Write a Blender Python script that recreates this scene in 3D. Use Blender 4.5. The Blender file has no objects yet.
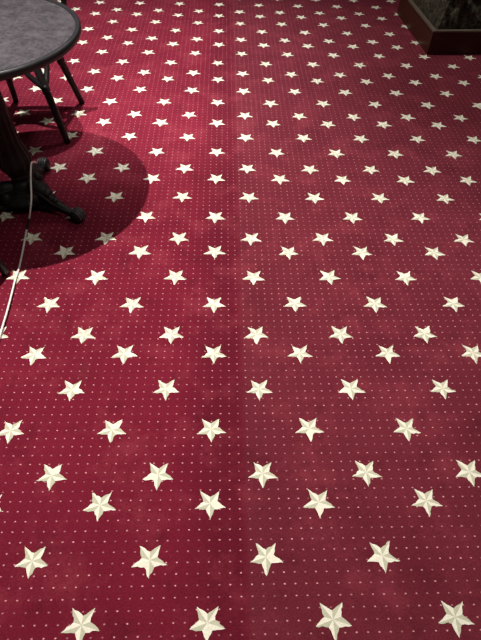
import bpy, bmesh, math, random
from mathutils import Vector, Matrix, noise
random.seed(4)
sc = bpy.context.scene
C = sc.collection
PI = math.pi

# ---------------------------------------------------------------- helpers
def link(name, me, mats, parent=None, smooth=True):
    o = bpy.data.objects.new(name, me); C.objects.link(o)
    for m in (mats if isinstance(mats, (list, tuple)) else [mats]): me.materials.append(m)
    if smooth:
        for p in me.polygons: p.use_smooth = True
    if parent: o.parent = parent
    return o
def obj(name, bm, mats, parent=None, smooth=True, sharp=None):
    bmesh.ops.recalc_face_normals(bm, faces=bm.faces[:])
    if sharp:
        for e in bm.edges:
            if len(e.link_faces) == 2 and e.calc_face_angle(0) > sharp: e.smooth = False
    me = bpy.data.meshes.new(name); bm.to_mesh(me); bm.free()
    return link(name, me, mats, parent, smooth)
def thing(name, label, cat, loc=(0, 0, 0), rz=0, group=None):
    o = bpy.data.objects.new(name, None); C.objects.link(o)
    o.empty_display_size = .05
    o.location = loc; o.rotation_euler = (0, 0, rz)
    o['label'] = label; o['category'] = cat
    if group: o['group'] = group
    return o
def catmull(P, n=8):
    P = [Vector(p) for p in P]
    out = []
    Q = [P[0]*2-P[1]] + P + [P[-1]*2-P[-2]]
    for i in range(1, len(Q)-2):
        a, b, c, d = Q[i-1:i+3]
        for k in range(n):
            t = k/n
            out.append(.5*((2*b)+(c-a)*t+(2*a-5*b+4*c-d)*t*t+(3*b-a-3*c+d)*t**3))
    out.append(P[-1])
    return out
def tube(bm, P, R, seg=14, n=8, flat=1.0, curve=True, closed=False):
    """a swept rod; R is one radius or one per control point; flat squeezes it vertically"""
    P = [Vector(p) for p in P]
    if not isinstance(R, (list, tuple)): R = [R]*len(P)
    if closed:
        Pc = P; Rc = list(R)
    elif curve and len(P) > 2:
        Pc = catmull(P, n)
        Rc = []
        for i in range(len(P)-1):
            for k in range(n): Rc.append(R[i]+(R[i+1]-R[i])*k/n)
        Rc.append(R[-1])
    else: Pc, Rc = P, list(R)
    rings = []; nrm = None; N = len(Pc)
    for i, p in enumerate(Pc):
        if closed: t = (Pc[(i+1) % N]-Pc[i-1]).normalized()
        else: t = (Pc[min(i+1, N-1)]-Pc[max(i-1, 0)]).normalized()
        if nrm is None:
            nrm = t.orthogonal().normalized() if abs(t.z) > .9 else Vector((0, 0, 1)).cross(t).normalized()
        nrm = (nrm-t*nrm.dot(t)).normalized(); bi = t.cross(nrm)
        rings.append([bm.verts.new(p+(nrm*math.cos(a)+bi*math.sin(a)*flat)*Rc[i]) for a in (2*PI*k/seg for k in range(seg))])
    M = N if closed else N-1
    for i in range(M):
        A, B = rings[i], rings[(i+1) % N]
        for k in range(seg): bm.faces.new((A[k], A[(k+1) % seg], B[(k+1) % seg], B[k]))
    if not closed:
        for r, s in ((rings[0], -1), (rings[-1], 1)):
            bm.faces.new(r if s > 0 else r[::-1])
def lathe(bm, prof, seg=48, flute=None, c=(0, 0)):
    """prof = [(r, z)]; flute(z) gives the depth of the ribs"""
    rings = []
    for r, z in prof:
        ring = []
        for k in range(seg):
            a = 2*PI*k/seg
            rr = r*(1-(flute(z)*(.5+.5*math.cos(a*12)) if flute else 0))
            ring.append(bm.verts.new((c[0]+rr*math.cos(a), c[1]+rr*math.sin(a), z)))
        rings.append(ring)
    for A, B in zip(rings, rings[1:]):
        for k in range(seg): bm.faces.new((A[k], A[(k+1) % seg], B[(k+1) % seg], B[k]))
    bm.faces.new(rings[0][::-1]); bm.faces.new(rings[-1])
def smoothprof(P, n=5):
    q = catmull([(r, 0, z) for r, z in P], n)
    return [(max(v.x, .001), v.z) for v in q]
def ball(bm, c, r, sx=1, sy=1, sz=1, seg=18):
    bmesh.ops.create_uvsphere(bm, u_segments=seg, v_segments=seg//2+2, radius=r,
        matrix=Matrix.Translation(c) @ Matrix.Diagonal((sx, sy, sz, 1)))

# ---------------------------------------------------------------- materials
def mat(name):
    m = bpy.data.materials.new(name); m.use_nodes = True
    nt = m.node_tree; b = nt.nodes['Principled BSDF']
    return m, nt, b
def N(nt, t, **k):
    n = nt.nodes.new(t)
    for a, v in k.items(): setattr(n, a, v)
    return n
def mix(nt, fac, a, b, mode='MIX'):
    n = N(nt, 'ShaderNodeMix', data_type='RGBA', blend_type=mode)
    for s, v in ((n.inputs[0], fac), (n.inputs[6], a), (n.inputs[7], b)):
        if hasattr(v, 'is_linked'): nt.links.new(v, s)
        else: s.default_value = v
    return n.outputs[2]
def math_(nt, op, a, b=None, c=None):
    n = N(nt, 'ShaderNodeMath', operation=op)
    for s, v in zip(n.inputs, (a, b, c)):
        if v is None: continue
        if hasattr(v, 'is_linked'): nt.links.new(v, s)
        else: s.default_value = v
    return n.outputs[0]
def noise_(nt, vec, scale, detail=3, rough=.5):
    n = N(nt, 'ShaderNodeTexNoise'); n.inputs['Scale'].default_value = scale
    n.inputs['Detail'].default_value = detail; n.inputs['Roughness'].default_value = rough
    nt.links.new(vec, n.inputs['Vector']); return n.outputs['Fac']
def ramp(nt, fac, lo, hi, a=0., b=1.):
    n = N(nt, 'ShaderNodeMapRange'); nt.links.new(fac, n.inputs[0])
    for k, v in zip((1, 2, 3, 4), (lo, hi, a, b)): n.inputs[k].default_value = v
    return n.outputs[0]
def bump(nt, b, h, strength, dist=.002):
    n = N(nt, 'ShaderNodeBump'); n.inputs['Strength'].default_value = strength
    n.inputs['Distance'].default_value = dist
    nt.links.new(h, n.inputs['Height']); nt.links.new(n.outputs[0], b.inputs['Normal'])

# carpet lattice (metres)
S = .30538; GA = .14347; GB = .08568; X0 = -.04347; Y0 = .20560
PER = 3*GA+GB
SEAM = .052

def carpet_mat():
    m, nt, b = mat('carpet_red_pile')
    g = N(nt, 'ShaderNodeNewGeometry').outputs['Position']
    sep = N(nt, 'ShaderNodeSeparateXYZ'); nt.links.new(g, sep.inputs[0])
    X, Y = sep.outputs[0], sep.outputs[1]
    px, py = S/11, PER/19
    u = math_(nt, 'DIVIDE', math_(nt, 'SUBTRACT', X, X0-px/2+20*px*0), px)
    v = math_(nt, 'DIVIDE', math_(nt, 'SUBTRACT', Y, Y0-py/2), py)
    fu = math_(nt, 'SUBTRACT', math_(nt, 'FRACT', u), .5)
    fv = math_(nt, 'SUBTRACT', math_(nt, 'FRACT', v), .5)
    cell = N(nt, 'ShaderNodeCombineXYZ')
    nt.links.new(math_(nt, 'FLOOR', u), cell.inputs[0]); nt.links.new(math_(nt, 'FLOOR', v), cell.inputs[1])
    wn = N(nt, 'ShaderNodeTexWhiteNoise'); nt.links.new(cell.outputs[0], wn.inputs['Vector'])
    fine = noise_(nt, g, 420, 2)
    # an oval tuft in each cell, frayed by the fine noise
    d = math_(nt, 'SQRT', math_(nt, 'ADD', math_(nt, 'POWER', math_(nt, 'MULTIPLY', fu, 1/.088), 2.),
                                math_(nt, 'POWER', math_(nt, 'MULTIPLY', fv, 1/.062), 2.)))
    d = math_(nt, 'ADD', d, math_(nt, 'MULTIPLY', math_(nt, 'SUBTRACT', fine, .5), 1.1))
    dot = ramp(nt, d, 1.25, .75)
    dot = math_(nt, 'MULTIPLY', dot, math_(nt, 'MULTIPLY_ADD', wn.outputs['Value'], .7, .25))
    # two widths of carpet whose piles are brushed opposite ways
    side = ramp(nt, math_(nt, 'ADD', X, math_(nt, 'MULTIPLY', math_(nt, 'SUBTRACT', noise_(nt, g, 3, 2), .5), .01)), SEAM-.012, SEAM+.012)
    red = mix(nt, side, (.152, .0100, .025, 1), (.130, .0165, .028, 1))
    # flattened, darker traffic strip beside the join
    strip = math_(nt, 'MULTIPLY', ramp(nt, math_(nt, 'ADD', X, math_(nt, 'MULTIPLY', math_(nt, 'SUBTRACT', noise_(nt, g, 1.6, 2), .5), .10)), -.16, -.03), math_(nt, 'SUBTRACT', 1., side))
    red = mix(nt, math_(nt, 'MULTIPLY', strip, .8), red, (.105, .0075, .018, 1))
    big = noise_(nt, g, 2.3, 5, .6)
    red = mix(nt, ramp(nt, big, .35, .68), red, mix(nt, 1., red, (.80, .72, .78, 1), 'MULTIPLY'))
    blot = noise_(nt, g, 9, 4, .6)
    red = mix(nt, ramp(nt, blot, .56, .74, 0, .5), red, (.055, .005, .010, 1))
    hz = noise_(nt, g, 5.5, 6, .7)
    red = mix(nt, ramp(nt, hz, .50, .72, 0, .45), red, (.27, .04, .06, 1))
    grain = noise_(nt, g, 190, 5, .85)
    red = mix(nt, ramp(nt, grain, .3, .7), mix(nt, 1., red, (.60, .54, .56, 1), 'MULTIPLY'), mix(nt, 1., red, (1.35, 1.5, 1.4, 1), 'MULTIPLY'))
    col = mix(nt, dot, red, (.72, .34, .36, 1))
    nt.links.new(col, b.inputs['Base Color'])
    b.inputs['Roughness'].default_value = .95
    b.inputs['Specular IOR Level'].default_value = .05
    b.inputs['Sheen Weight'].default_value = .18
    b.inputs['Sheen Roughness'].default_value = .45
    b.inputs['Sheen Tint'].default_value = (1, .35, .5, 1)
    bump(nt, b, math_(nt, 'ADD', grain, math_(nt, 'MULTIPLY', blot, 2.)), .6, .004)
    return m
def star_mat(name, c):
    m, nt, b = mat(name)
    g = N(nt, 'ShaderNodeNewGeometry').outputs['Position']
    f = noise_(nt, g, 230, 3, .7)
    col = mix(nt, ramp(nt, f, .3, .7), mix(nt, 1., c, (.82, .82, .78, 1), 'MULTIPLY'), c)
    nt.links.new(col, b.inputs['Base Color'])
    b.inputs['Roughness'].default_value = .95; b.inputs['Specular IOR Level'].default_value = .05
    bump(nt, b, f, .5, .003)
    return m
def plain(name, c, rough, metal=0., var=.25, sc_=40, bmp=.2, spec=.5, coat=0.):
    m, nt, b = mat(name)
    g = N(nt, 'ShaderNodeTexCoord').outputs['Object']
    f = noise_(nt, g, sc_, 4, .6)
    dk = (c[0]*(1-var), c[1]*(1-var), c[2]*(1-var), 1); lt = (c[0]*(1+var), c[1]*(1+var), c[2]*(1+var), 1)
    nt.links.new(mix(nt, ramp(nt, f, .3, .7), dk, lt), b.inputs['Base Color'])
    b.inputs['Roughness'].default_value = rough; b.inputs['Metallic'].default_value = metal
    b.inputs['Specular IOR Level'].default_value = spec
    b.inputs['Coat Weight'].default_value = coat; b.inputs['Coat Roughness'].default_value = .2
    if bmp: bump(nt, b, f, bmp, .002)
    return m
def top_mat():
    m, nt, b = mat('tabletop_speckled_charcoal')
    g = N(nt, 'ShaderNodeTexCoord').outputs['Object']
    a = noise_(nt, g, 95, 5, .8); f = noise_(nt, g, 26, 4, .6); w = noise_(nt, g, 6, 3, .5)
    c = mix(nt, ramp(nt, a, .36, .66), (.014, .013, .015, 1), (.052, .047, .055, 1))
    c = mix(nt, ramp(nt, f, .42, .75, 0, .3), c, (.085, .073, .085, 1))
    c = mix(nt, ramp(nt, w, .5, .8, 0, .25), c, (.05, .045, .055, 1))
    nt.links.new(c, b.inputs['Base Color'])
    nt.links.new(ramp(nt, f, .3, .7, .42, .6), b.inputs['Roughness'])
    b.inputs['Specular IOR Level'].default_value = .4
    bump(nt, b, a, .25, .001)
    return m
def wood_mat(name, c1, c2, rough=.35):
    m, nt, b = mat(name)
    t = N(nt, 'ShaderNodeTexCoord').outputs['Object']
    mp = N(nt, 'ShaderNodeMapping'); mp.inputs['Scale'].default_value = (3, 3, 40)
    nt.links.new(t, mp.inputs[0])
    f = noise_(nt, mp.outputs[0], 2.2, 5, .6)
    nt.links.new(mix(nt, ramp(nt, f, .3, .7), c1, c2), b.inputs['Base Color'])
    b.inputs['Roughness'].default_value = rough; b.inputs['Specular IOR Level'].default_value = .3
    bump(nt, b, f, .15, .001)
    return m
def moss_mat():
    m, nt, b = mat('dark_craggy_rock')
    g = N(nt, 'ShaderNodeTexCoord').outputs['Object']
    a = noise_(nt, g, 55, 5, .7); f = noise_(nt, g, 9, 3)
    c = mix(nt, ramp(nt, a, .35, .7), (.010, .010, .007, 1), (.12, .10, .07, 1))
    c = mix(nt, ramp(nt, f, .45, .7, 0, .6), c, (.014, .020, .011, 1))
    nt.links.new(c, b.inputs['Base Color']); b.inputs['Roughness'].default_value = .9
    b.inputs['Specular IOR Level'].default_value = .15
    bump(nt, b, a, .8, .006)
    return m

M_CARPET = carpet_mat()
M_STAR = [star_mat('star_cream', (.78, .77, .655, 1)), star_mat('star_sage', (.49, .495, .375, 1)), star_mat('star_ivory', (.76, .745, .62, 1))]
M_BASEFL = M_CARPET
M_IRON = plain('cast_iron_black', (.013, .013, .013), .55, 0, .45, 50, .6, .28)
M_IRONL = plain('cast_iron_worn', (.085, .085, .088), .38, 0, .4, 90, .35, .5)
M_RIM = plain('rim_black_lacquer', (.016, .016, .018), .33, 0, .25, 30, .1, .5)
M_TOP = top_mat()
M_BENT = plain('bentwood_black', (.010, .009, .009), .4, 0, .3, 40, .12, .35)
M_SEAT = plain('seat_black', (.02, .018, .018), .5, 0, .3, 30, .15, .4)
M_PLWOOD = wood_mat('planter_dark_mahogany', (.050, .014, .009, 1), (.078, .023, .014, 1), .45)
M_PLRIM = wood_mat('planter_lip_brown', (.085, .066, .050, 1), (.12, .095, .072, 1), .45)
M_MOSS = moss_mat()
M_CORD = plain('cord_white', (.70, .70, .66), .4, 0, .08, 30, 0, .5)
M_TAPE = plain('tape_black', (.012, .012, .012), .5, 0, .2, 30, 0)

# ---------------------------------------------------------------- carpet floor with woven stars
def build_floor():
    bm = bmesh.new()
    x0, x1, y0, y1 = -5.2, 5.2, -2.2, 8.5
    vs = [bm.verts.new(p) for p in ((x0, y0, 0), (x1, y0, 0), (x1, y1, 0), (x0, y1, 0))]
    bm.faces.new(vs)
    # thickness of the floor build-up below the pile
    wb = [bm.verts.new((p[0], p[1], -.02)) for p in ((x0, y0), (x1, y0), (x1, y1), (x0, y1))]
    for k in range(4): bm.faces.new((vs[k], wb[k], wb[(k+1) % 4], vs[(k+1) % 4]))
    bm.faces.new(wb[::-1])
    RO, ZS = .0472, .0006
    for i in range(-16, 72):
        q, r = divmod(i, 4)
        yc = Y0+q*PER+(0, GA, 2*GA, 2*GA+GB)[r]
        if yc < y0+.1 or yc > y1-.1: continue
        for j in range(-18, 19):
            xc = X0+(j+(.5 if i % 2 else 0))*S
            if abs(xc) > 5: continue
            rot = random.gauss(0, .035); scl = random.uniform(.96, 1.04)
            jx, jy = random.gauss(0, .0013), random.gauss(0, .0013)
            c = bm.verts.new((xc+jx, yc+jy, ZS+.0006))
            ring = []
            for k in range(10):
                a = -PI/2+k*PI/5+rot
                rr = RO*scl*(1 if k % 2 == 0 else .445)*random.uniform(.95, 1.04)
                ring.append(Vector((xc+jx+rr*math.cos(a), yc+jy+rr*math.sin(a)*.95, ZS)))
            # each edge of the star is frayed a little, as woven tufts are
            tip = [bm.verts.new(p) for p in ring]
            for k in range(10):
                p, n_ = ring[k], ring[(k+1) % 10]
                e = (n_-p); nn = Vector((e.y, -e.x, 0)).normalized()
                mids = [bm.verts.new(p+e*t+nn*random.gauss(0, .0010)) for t in (.25, .5, .75)]
                f = bm.faces.new([c, tip[k]]+mids+[tip[(k+1) % 10]])
                f.material_index = 1 if k % 2 == 1 else 2
                if random.random() < .12: f.material_index = 3
    me = bpy.data.meshes.new('floor'); bm.to_mesh(me); bm.free()
    o = link('floor', me, [M_CARPET]+M_STAR, smooth=False)
    o['kind'] = 'structure'; o['label'] = 'dark red carpet woven with cream stars and small pink dots'
    return o
build_floor()

# ---------------------------------------------------------------- cast-iron pedestal table
TX, TY, TZ = -.876, 1.845, .715
TR = .378
table = thing('pedestal_table', 'round charcoal cafe table with black rim on an ornate cast-iron pedestal', 'table', (TX, TY, 0))
bm = bmesh.new()
lathe(bm, [(.05, TZ-.022), (TR-.012, TZ-.022), (TR-.011, TZ-.005), (TR-.05, TZ-.0055), (.2, TZ-.006), (.004, TZ-.006)], 96)
obj('tabletop', bm, M_TOP, table, sharp=.6)
bm = bmesh.new()
prof = []
for k in range(18):
    a = 2*PI*k/18
    prof.append((TR-.010+.010*math.copysign(abs(math.cos(a))**.75, math.cos(a)), TZ-.0125+.014*math.copysign(abs(math.sin(a))**.75, math.sin(a))))
rings = [[bm.verts.new((r*math.cos(2*PI*s/96), r*math.sin(2*PI*s/96), z)) for r, z in prof] for s in range(96)]
for s in range(96):
    A, B = rings[s], rings[(s+1) % 96]
    for k in range(18): bm.faces.new((A[k], A[(k+1) % 18], B[(k+1) % 18], B[k]))
obj('rim', bm, M_RIM, table)
# spider under the top
bm = bmesh.new()
for k in range(4):
    a = PI/4+k*PI/2
    tube(bm, [(.02*math.cos(a), .02*math.sin(a), TZ-.075), (.12*math.cos(a), .12*math.sin(a), TZ-.05), (.24*math.cos(a), .24*math.sin(a), TZ-.033)], [.016, .012, .009])
lathe(bm, [(.02, TZ-.10), (.045, TZ-.09), (.05, TZ-.06), (.03, TZ-.05)], 24)
obj('mounting_bracket', bm, M_IRON, table)
# column: fluted vase, neck, rings and slim shaft
P = smoothprof([(.052, .085), (.055, .10), (.047, .118), (.037, .130), (.038, .142), (.044, .150), (.042, .160), (.050, .172),
                (.064, .195), (.070, .222), (.066, .248), (.057, .278), (.049, .315), (.047, .36), (.045, .42), (.043, .46), (.040, .50),
                (.037, .54), (.034, .58), (.034, .60), (.042, .615), (.040, .63), (.03, .64)], 4)
def fl(z):
    if .165 < z < .45: return .10*min(1, (z-.165)/.02, (.45-z)/.05)
    return 0
bm = bmesh.new(); lathe(bm, P, 96, fl)
obj('column', bm, M_IRON, table)
# hub of the base
bm = bmesh.new()
lathe(bm, smoothprof([(.035, .022), (.075, .030), (.098, .045), (.100, .058), (.088, .070), (.070, .080), (.060, .088), (.058, .096), (.050, .10)], 4), 64)
obj('base_hub', bm, M_IRON, table)
for k, (ang, TOE) in enumerate(((-27, .272), (88, .256), (209, .272))):
    a = math.radians(ang)
    dx, dy = math.cos(a), math.sin(a)
    bm = bmesh.new()
    def at(r, z): return (dx*r, dy*r, z)

    tube(bm, [at(.03, .085), at(.075, .098), at(.115, .088), at(.150, .062), at(.19, .042), at(TOE-.037, .028), at(TOE-.01, .024)],
         [.028, .031, .026, .021, .016, .0145, .014], flat=1.2)
    sx_, sy_ = -dy, dx
    for s_ in (-1, 1):      # raised side mouldings and an acanthus lobe on each side
        def off(r, z, w): return (dx*r+sx_*w*s_, dy*r+sy_*w*s_, z)
        tube(bm, [off(.06, .105, .026), off(.11, .098, .024), off(.15, .070, .018), off(.19, .050, .012), off(.25, .036, .010)], [.008, .008, .0065, .0055, .005])
        ball(bm, off(.085, .075, .032), .022, 1, 1, 1.2)
        tube(bm, [off(.05, .03, .02), off(.10, .030, .018), off(.15, .034, .012), off(.20, .028, .006)], [.012, .012, .009, .007])
    ball(bm, at(.128, .098), .023, 1, 1, .8)
    ball(bm, at(.165, .070), .016, 1, 1, .9)
    leg = obj('leg', bm, M_IRON, table)
    # scrolled toe: a drum lying across the leg with raised rings
    bm = bmesh.new()
    px_, py_ = -dy, dx
    c0 = Vector(at(TOE, .0305))
    prof2 = [(-.027, .004), (-.026, .018), (-.021, .027), (-.012, .029), (0, .030), (.012, .029), (.021, .027), (.026, .018), (.027, .004)]
    rg = []
    for s, r in prof2:
        rg.append([bm.verts.new(c0+Vector((px_*s, py_*s, 0))+(Vector((dx, dy, 0))*math.cos(t)+Vector((0, 0, 1))*math.sin(t))*r*1.03)
                   for t in (2*PI*q/22 for q in range(22))])
    for A, B in zip(rg, rg[1:]):
        for q in range(22): bm.faces.new((A[q], A[(q+1) % 22], B[(q+1) % 22], B[q]))
    bm.faces.new(rg[0]); bm.faces.new(rg[-1][::-1])
    toe = obj('scroll_foot', bm, M_IRON, leg)
    # raised ribs over the toe
    bm = bmesh.new()
    for s in (-.016, -.0055, .0055, .016):
        tube(bm, [c0+Vector((px_*s, py_*s, 0))+(Vector((dx, dy, 0))*math.cos(t)+Vector((0, 0, 1))*math.sin(t))*(.0305 if abs(s) < .01 else .0290)
                  for t in [math.radians(v) for v in range(-20, 171, 10)]], .0028, seg=8, curve=False)
    ribs = obj('toe_ribs', bm, M_IRONL, leg)
    if k == 1: ribs['label'] = 'worn grey ribs on the scrolled toe'

# ---------------------------------------------------------------- bentwood cafe chairs
def leg_bm(foot, top, rtop=.0185, rfoot=.0148, fork=True):
    bm = bmesh.new()
    f, t = Vector(foot), Vector(top)
    tube(bm, [f, f.lerp(t, .35), f.lerp(t, .7), t], [rfoot, .0178, rtop, rtop], curve=True, n=5)
    return bm
def fork_bm(foot, top, h=.57):
    """the two steamed braces that leave the leg in a Y and reach the seat ring"""
    bm = bmesh.new()
    f, t = Vector(foot), Vector(top)
    j = f.lerp(t, h)
    a0 = math.atan2(t.y, t.x)
    for s in (-1, 1):
        a = a0+s*math.radians(34)
        e = Vector((.178*math.cos(a), .178*math.sin(a), .432))
        m1 = j.lerp(e, .45); m1.z = j.z+(e.z-j.z)*.38
        tube(bm, [f.lerp(t, h-.10), j, m1, e], [.012, .0145, .013, .012], n=6)
    ball(bm, j, .021, 1, 1, 1.5)
    return bm
def make_chair(label):
    ch = thing('bentwood_chair', label, 'chair', group='black bentwood chairs at the pedestal table')
    bm = bmesh.new()
    lathe(bm, smoothprof([(.02, .437), (.175, .436), (.196, .440), (.202, .452), (.197, .464), (.186, .468)], 3)+[(.180, .463), (.12, .460), (.004, .458)], 64)
    obj('seat', bm, M_SEAT, ch)
    feet = [((.192, .205, 0), (.105, .135, .438)), ((.196, -.212, 0), (.100, -.128, .438)),
            ((-.180, .213, 0), (-.150, .150, .438)), ((-.182, -.205, 0), (-.135, -.135, .438))]
    for f, t in feet:
        lg = obj('leg', leg_bm(f, t), M_BENT, ch)
        obj('brace', fork_bm(f, t), M_BENT, lg)
    # bent hoop rising from the back of the seat, and a solid curved crest panel
    bm = bmesh.new()
    tube(bm, [(.150, .150, .43), (.194, .212, .47), (.210, .236, .53), (.180, .262, .70), (.13, .285, .82), (0, .295, .86),
              (-.13, .285, .82), (-.180, .262, .70), (-.210, .236, .53), (-.194, .212, .47), (-.150, .150, .43)], .0135)
    obj('back_hoop', bm, M_BENT, ch)
    bm = bmesh.new()
    nx, nz = 20, 10
    grid = {}
    for s in (0, 1):
        for i in range(nx+1):
            for k in range(nz+1):
                u = -1+2*i/nx; z = .60+.19*k/nz
                w = .172 if z < .70 else .172-(z-.70)*.45
                grid[s, i, k] = bm.verts.new((u*w, .234+(z-.56)*.20+.012*(1-u*u)+s*.010, z))
    for i in range(nx):
        for k in range(nz):
            bm.faces.new((grid[0, i, k], grid[0, i+1, k], grid[0, i+1, k+1], grid[0, i, k+1]))
            bm.faces.new((grid[1, i, k], grid[1, i, k+1], grid[1, i+1, k+1], grid[1, i+1, k]))
    for i in range(nx):
        for k in (0, nz): bm.faces.new((grid[0, i, k], grid[1, i, k], grid[1, i+1, k], grid[0, i+1, k]))
    for k in range(nz):
        for i in (0, nx): bm.faces.new((grid[0, i, k], grid[0, i, k+1], grid[1, i, k+1], grid[1, i, k]))
    obj('backrest_panel', bm, M_SEAT, ch, sharp=.8)
    return ch
chair = make_chair('black bentwood chair tucked behind the table, three legs and forked brace showing')
chair.location = (-1.002, 2.556, 0)
def copy_tree(o, parent=None):
    c = o.copy(); C.objects.link(c)
    if parent: c.parent = parent
    for k in list(o.children): copy_tree(k, c)
    return c
near = copy_tree(chair)
near['label'] = 'black bentwood chair at the left edge, only a leg tip showing beside the cord'
near.location = (-1.036, 1.19, 0); near.rotation_euler = (0, 0, PI)

# ---------------------------------------------------------------- white cord
bm = bmesh.new()
CORD = [(-0.7949, 1.8681, 0.192), (-0.7983, 1.8478, 0.206), (-0.7987, 1.8167, 0.218), (-0.7912, 1.7456, 0.19), (-0.7853, 1.6839, 0.152), (-0.7916, 1.6567, 0.118), (-0.8072, 1.6465, 0.075), (-0.8319, 1.6401, 0.022), (-0.8284, 1.5684, 0.008), (-0.8138, 1.435, 0.006), (-0.8078, 1.354, 0.01), (-0.7946, 1.2222, 0.014), (-0.7898, 1.1155, 0.012), (-0.793, 1.0236, 0.006), (-0.8426, 0.828, 0.005), (-1.003, 0.692, 0.005)]
tube(bm, CORD, .0037, seg=10, n=8)
cord = obj('power_cord', bm, M_CORD)
cord['label'] = 'thin white cord running down the iron pedestal and over the carpet'
cord['category'] = 'cord'
bm = bmesh.new()
tube(bm, [(-0.8072, 1.6465, 0.075), (-0.8217, 1.6459, 0.044), (-0.8319, 1.6401, 0.022)], .0052, seg=10, n=6)
obj('tape_wrap', bm, M_TAPE, cord)['label'] = 'black tape wrapped round the cord'

# ---------------------------------------------------------------- planter box
pl = thing('planter_box', 'low dark mahogany planter box with brown lip at the upper right', 'planter', (1.358, 3.482, 0), math.radians(3.0))
W, D, H, T = .86, .74, .147, .022
bm = bmesh.new()
outer = [(0, 0), (W, 0), (W, D), (0, D)]; inner = [(T, T), (W-T, T), (W-T, D-T), (T, D-T)]
ch_ = .0
ov0 = [bm.verts.new((x, y, 0)) for x, y in outer]; ov1 = [bm.verts.new((x, y, H-.012)) for x, y in outer]
iv0 = [bm.verts.new((x, y, .012)) for x, y in inner]; iv1 = [bm.verts.new((x, y, H-.012)) for x, y in inner]
for k in range(4):
    l = (k+1) % 4
    bm.faces.new((ov0[k], ov0[l], ov1[l], ov1[k])); bm.faces.new((iv0[l], iv0[k], iv1[k], iv1[l]))
    bm.faces.new((ov1[k], ov1[l], iv1[l], iv1[k]))
bm.faces.new(iv0); bm.faces.new(ov0[::-1])
box = obj('box_panel', bm, M_PLWOOD, pl, smooth=False)
bm = bmesh.new()
o2 = [(-.004, -.004), (W+.004, -.004), (W+.004, D+.004), (-.004, D+.004)]; i2 = [(T+.004, T+.004), (W-T-.004, T+.004), (W-T-.004, D-T-.004), (T+.004, D-T-.004)]
a0 = [bm.verts.new((x, y, H-.012)) for x, y in o2]; a1 = [bm.verts.new((x, y, H)) for x, y in o2]
b0 = [bm.verts.new((x, y, H-.012)) for x, y in i2]; b1 = [bm.verts.new((x, y, H)) for x, y in i2]
for k in range(4):
    l = (k+1) % 4
    bm.faces.new((a0[k], a0[l], a1[l], a1[k])); bm.faces.new((b0[l], b0[k], b1[k], b1[l]))
    bm.faces.new((a1[k], a1[l], b1[l], b1[k])); bm.faces.new((a0[l], a0[k], b0[k], b0[l]))
bmesh.ops.bevel(bm, geom=bm.edges[:], offset=.003, segments=2, affect='EDGES')
obj('lip', bm, M_PLRIM, pl, smooth=False)['label'] = 'brown wooden lip along the top edge'

# rough dark rock mass rising out of the planter
bm = bmesh.new()
nx, ny = 150, 130
g = {}
def ridge(v, k): return 1-abs(noise.noise(v))*k
for i in range(nx+1):
    for k in range(ny+1):
        u, v = -1+2*i/nx, -1+2*k/ny
        m = max(abs(u), abs(v))
        # concentric plan: the rock wall leans inward and rounds off at the top
        hx, hy = (W-2*T)/2-.014, (D-2*T)/2-.014
        h = .46*(1-max(0, m)**3.2)**.62 if m < 1 else 0
        x, y, z = W/2+u*hx*(.90+.10*m), D/2+v*hy*(.90+.10*m), .085+h
        q = Vector((x, y, z))
        tw = Vector(((x+y*.5)*13+z*6, (y-x*.5)*13, z*5+x*3))
        d = .046*ridge(tw, 2.2)+.022*noise.noise(q*34)+.008*noise.noise(q*80)-.022
        n_ = Vector((u*m, v*m, .8)).normalized()
        amt = min(1, (1-m)/.10)
        g[i, k] = bm.verts.new(q+n_*d*amt)
for i in range(nx):
    for k in range(ny): bm.faces.new((g[i, k], g[i+1, k], g[i+1, k+1], g[i, k+1]))
border = [(i, 0) for i in range(nx+1)]+[(nx, k) for k in range(1, ny+1)]+[(i, ny) for i in range(nx-1, -1, -1)]+[(0, k) for k in range(ny-1, 0, -1)]
lows = [bm.verts.new((g[b].co.x, g[b].co.y, .0125)) for b in border]
for n_ in range(len(border)):
    m_ = (n_+1) % len(border)
    bm.faces.new((g[border[n_]], lows[n_], lows[m_], g[border[m_]]))
bm.faces.new(lows)
rock = obj('rock', bm, M_MOSS)
rock.location = (1.358, 3.482, 0); rock.rotation_euler = (0, 0, math.radians(3.0))
rock['label'] = 'rough dark craggy rock standing inside the low mahogany planter'; rock['category'] = 'rock'

# ---------------------------------------------------------------- lights
def spot(name, loc, tgt, e, size, blend, rad, col):
    l = bpy.data.lights.new(name, 'SPOT'); l.energy = e; l.spot_size = math.radians(size); l.spot_blend = blend
    l.shadow_soft_size = rad; l.color = col
    o = bpy.data.objects.new(name, l); C.objects.link(o); o.location = loc
    o.rotation_euler = (Vector(tgt)-Vector(loc)).to_track_quat('-Z', 'Y').to_euler()
    return o
spot('spot_light', (-.85, 1.613, 2.44), (-.45, 1.3, 0), 430, 88, .75, .015, (1, .93, .87))
spot('spot_light', (-1.04, 3.15, 2.54), (-.70, 3.45, 0), 520, 74, 1, .015, (1, .95, .93))
spot('spot_light', (.85, .7, 2.9), (.65, .9, 0), 108, 90, 1, .2, (1, .93, .84))
spot('spot_light', (.25, 3.7, 2.9), (.95, 2.95, 0), 230, 90, 1, .25, (1, .93, .88))  # unseen fill spot, placed so the planter's left face catches more light
al = bpy.data.lights.new('ambient_fill_light', 'AREA'); al.shape = 'RECTANGLE'; al.size = 6; al.size_y = 6; al.energy = 17; al.color = (1, .95, .93)  # added ambient fill in place of the blocked world light, not a fixture
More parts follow.
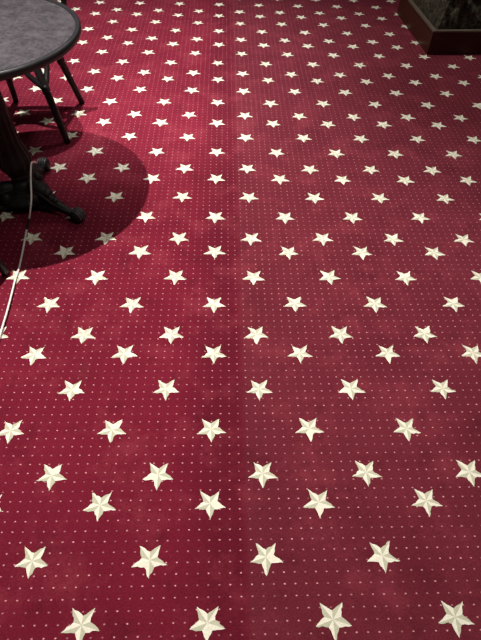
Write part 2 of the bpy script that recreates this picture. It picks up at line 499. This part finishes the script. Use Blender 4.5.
ao = bpy.data.objects.new('ambient_fill_light', al); C.objects.link(ao); ao.location = (1.2, 2.4, 2.96)
w = bpy.data.worlds.new('room_light'); sc.world = w; w.use_nodes = True
w.node_tree.nodes['Background'].inputs[0].default_value = (1, .96, .95, 1)
w.node_tree.nodes['Background'].inputs[1].default_value = .03

# ---------------------------------------------------------------- room shell round the carpet
M_WALL = plain('wall_dark_panelling', (.10, .06, .045), .6, 0, .2, 6, .1)
M_CEIL = plain('ceiling_paint', (.45, .42, .38), .8, 0, .05, 4, .1)
def slab(name, a, b, m):
    bm = bmesh.new(); bmesh.ops.create_cube(bm, size=1)
    for v in bm.verts: v.co = Vector([(a[i]+b[i])/2+v.co[i]*(b[i]-a[i]) for i in range(3)])
    o = obj(name, bm, m, smooth=False); o['kind'] = 'structure'
slab('wall_left', (-5.3, -2.3, 0), (-5.2, 8.6, 3.0), M_WALL); slab('wall_right', (5.2, -2.3, 0), (5.3, 8.6, 3.0), M_WALL)
slab('wall_back', (-5.2, 8.5, 0), (5.2, 8.6, 3.0), M_WALL); slab('wall_front', (-5.2, -2.3, 0), (5.2, -2.2, 3.0), M_WALL)
slab('ceiling', (-5.3, -2.3, 3.0), (5.3, 8.6, 3.1), M_CEIL)

# ---------------------------------------------------------------- camera
cam = bpy.data.cameras.new('camera'); co = bpy.data.objects.new('camera', cam); C.objects.link(co)
th, yaw, roll = .87783959, .04808256, .0359482
fw = Vector((math.sin(yaw)*math.cos(th), math.cos(yaw)*math.cos(th), -math.sin(th)))
rt = Vector((math.cos(yaw), -math.sin(yaw), 0)); up = rt.cross(fw)
r2 = rt*math.cos(roll)+up*math.sin(roll); u2 = r2.cross(fw)
R = Matrix((r2, u2, -fw)).transposed()
co.matrix_world = Matrix.Translation((0, 0, 1.4)) @ R.to_4x4()
cam.sensor_fit = 'VERTICAL'; cam.sensor_height = 24; cam.lens = 496/640*24; cam.clip_start = .02
sc.camera = co
vs = sc.view_settings
vs.view_transform = 'Standard'; vs.look = 'None'; vs.gamma = 1; vs.exposure = 0; vs.use_curve_mapping = False
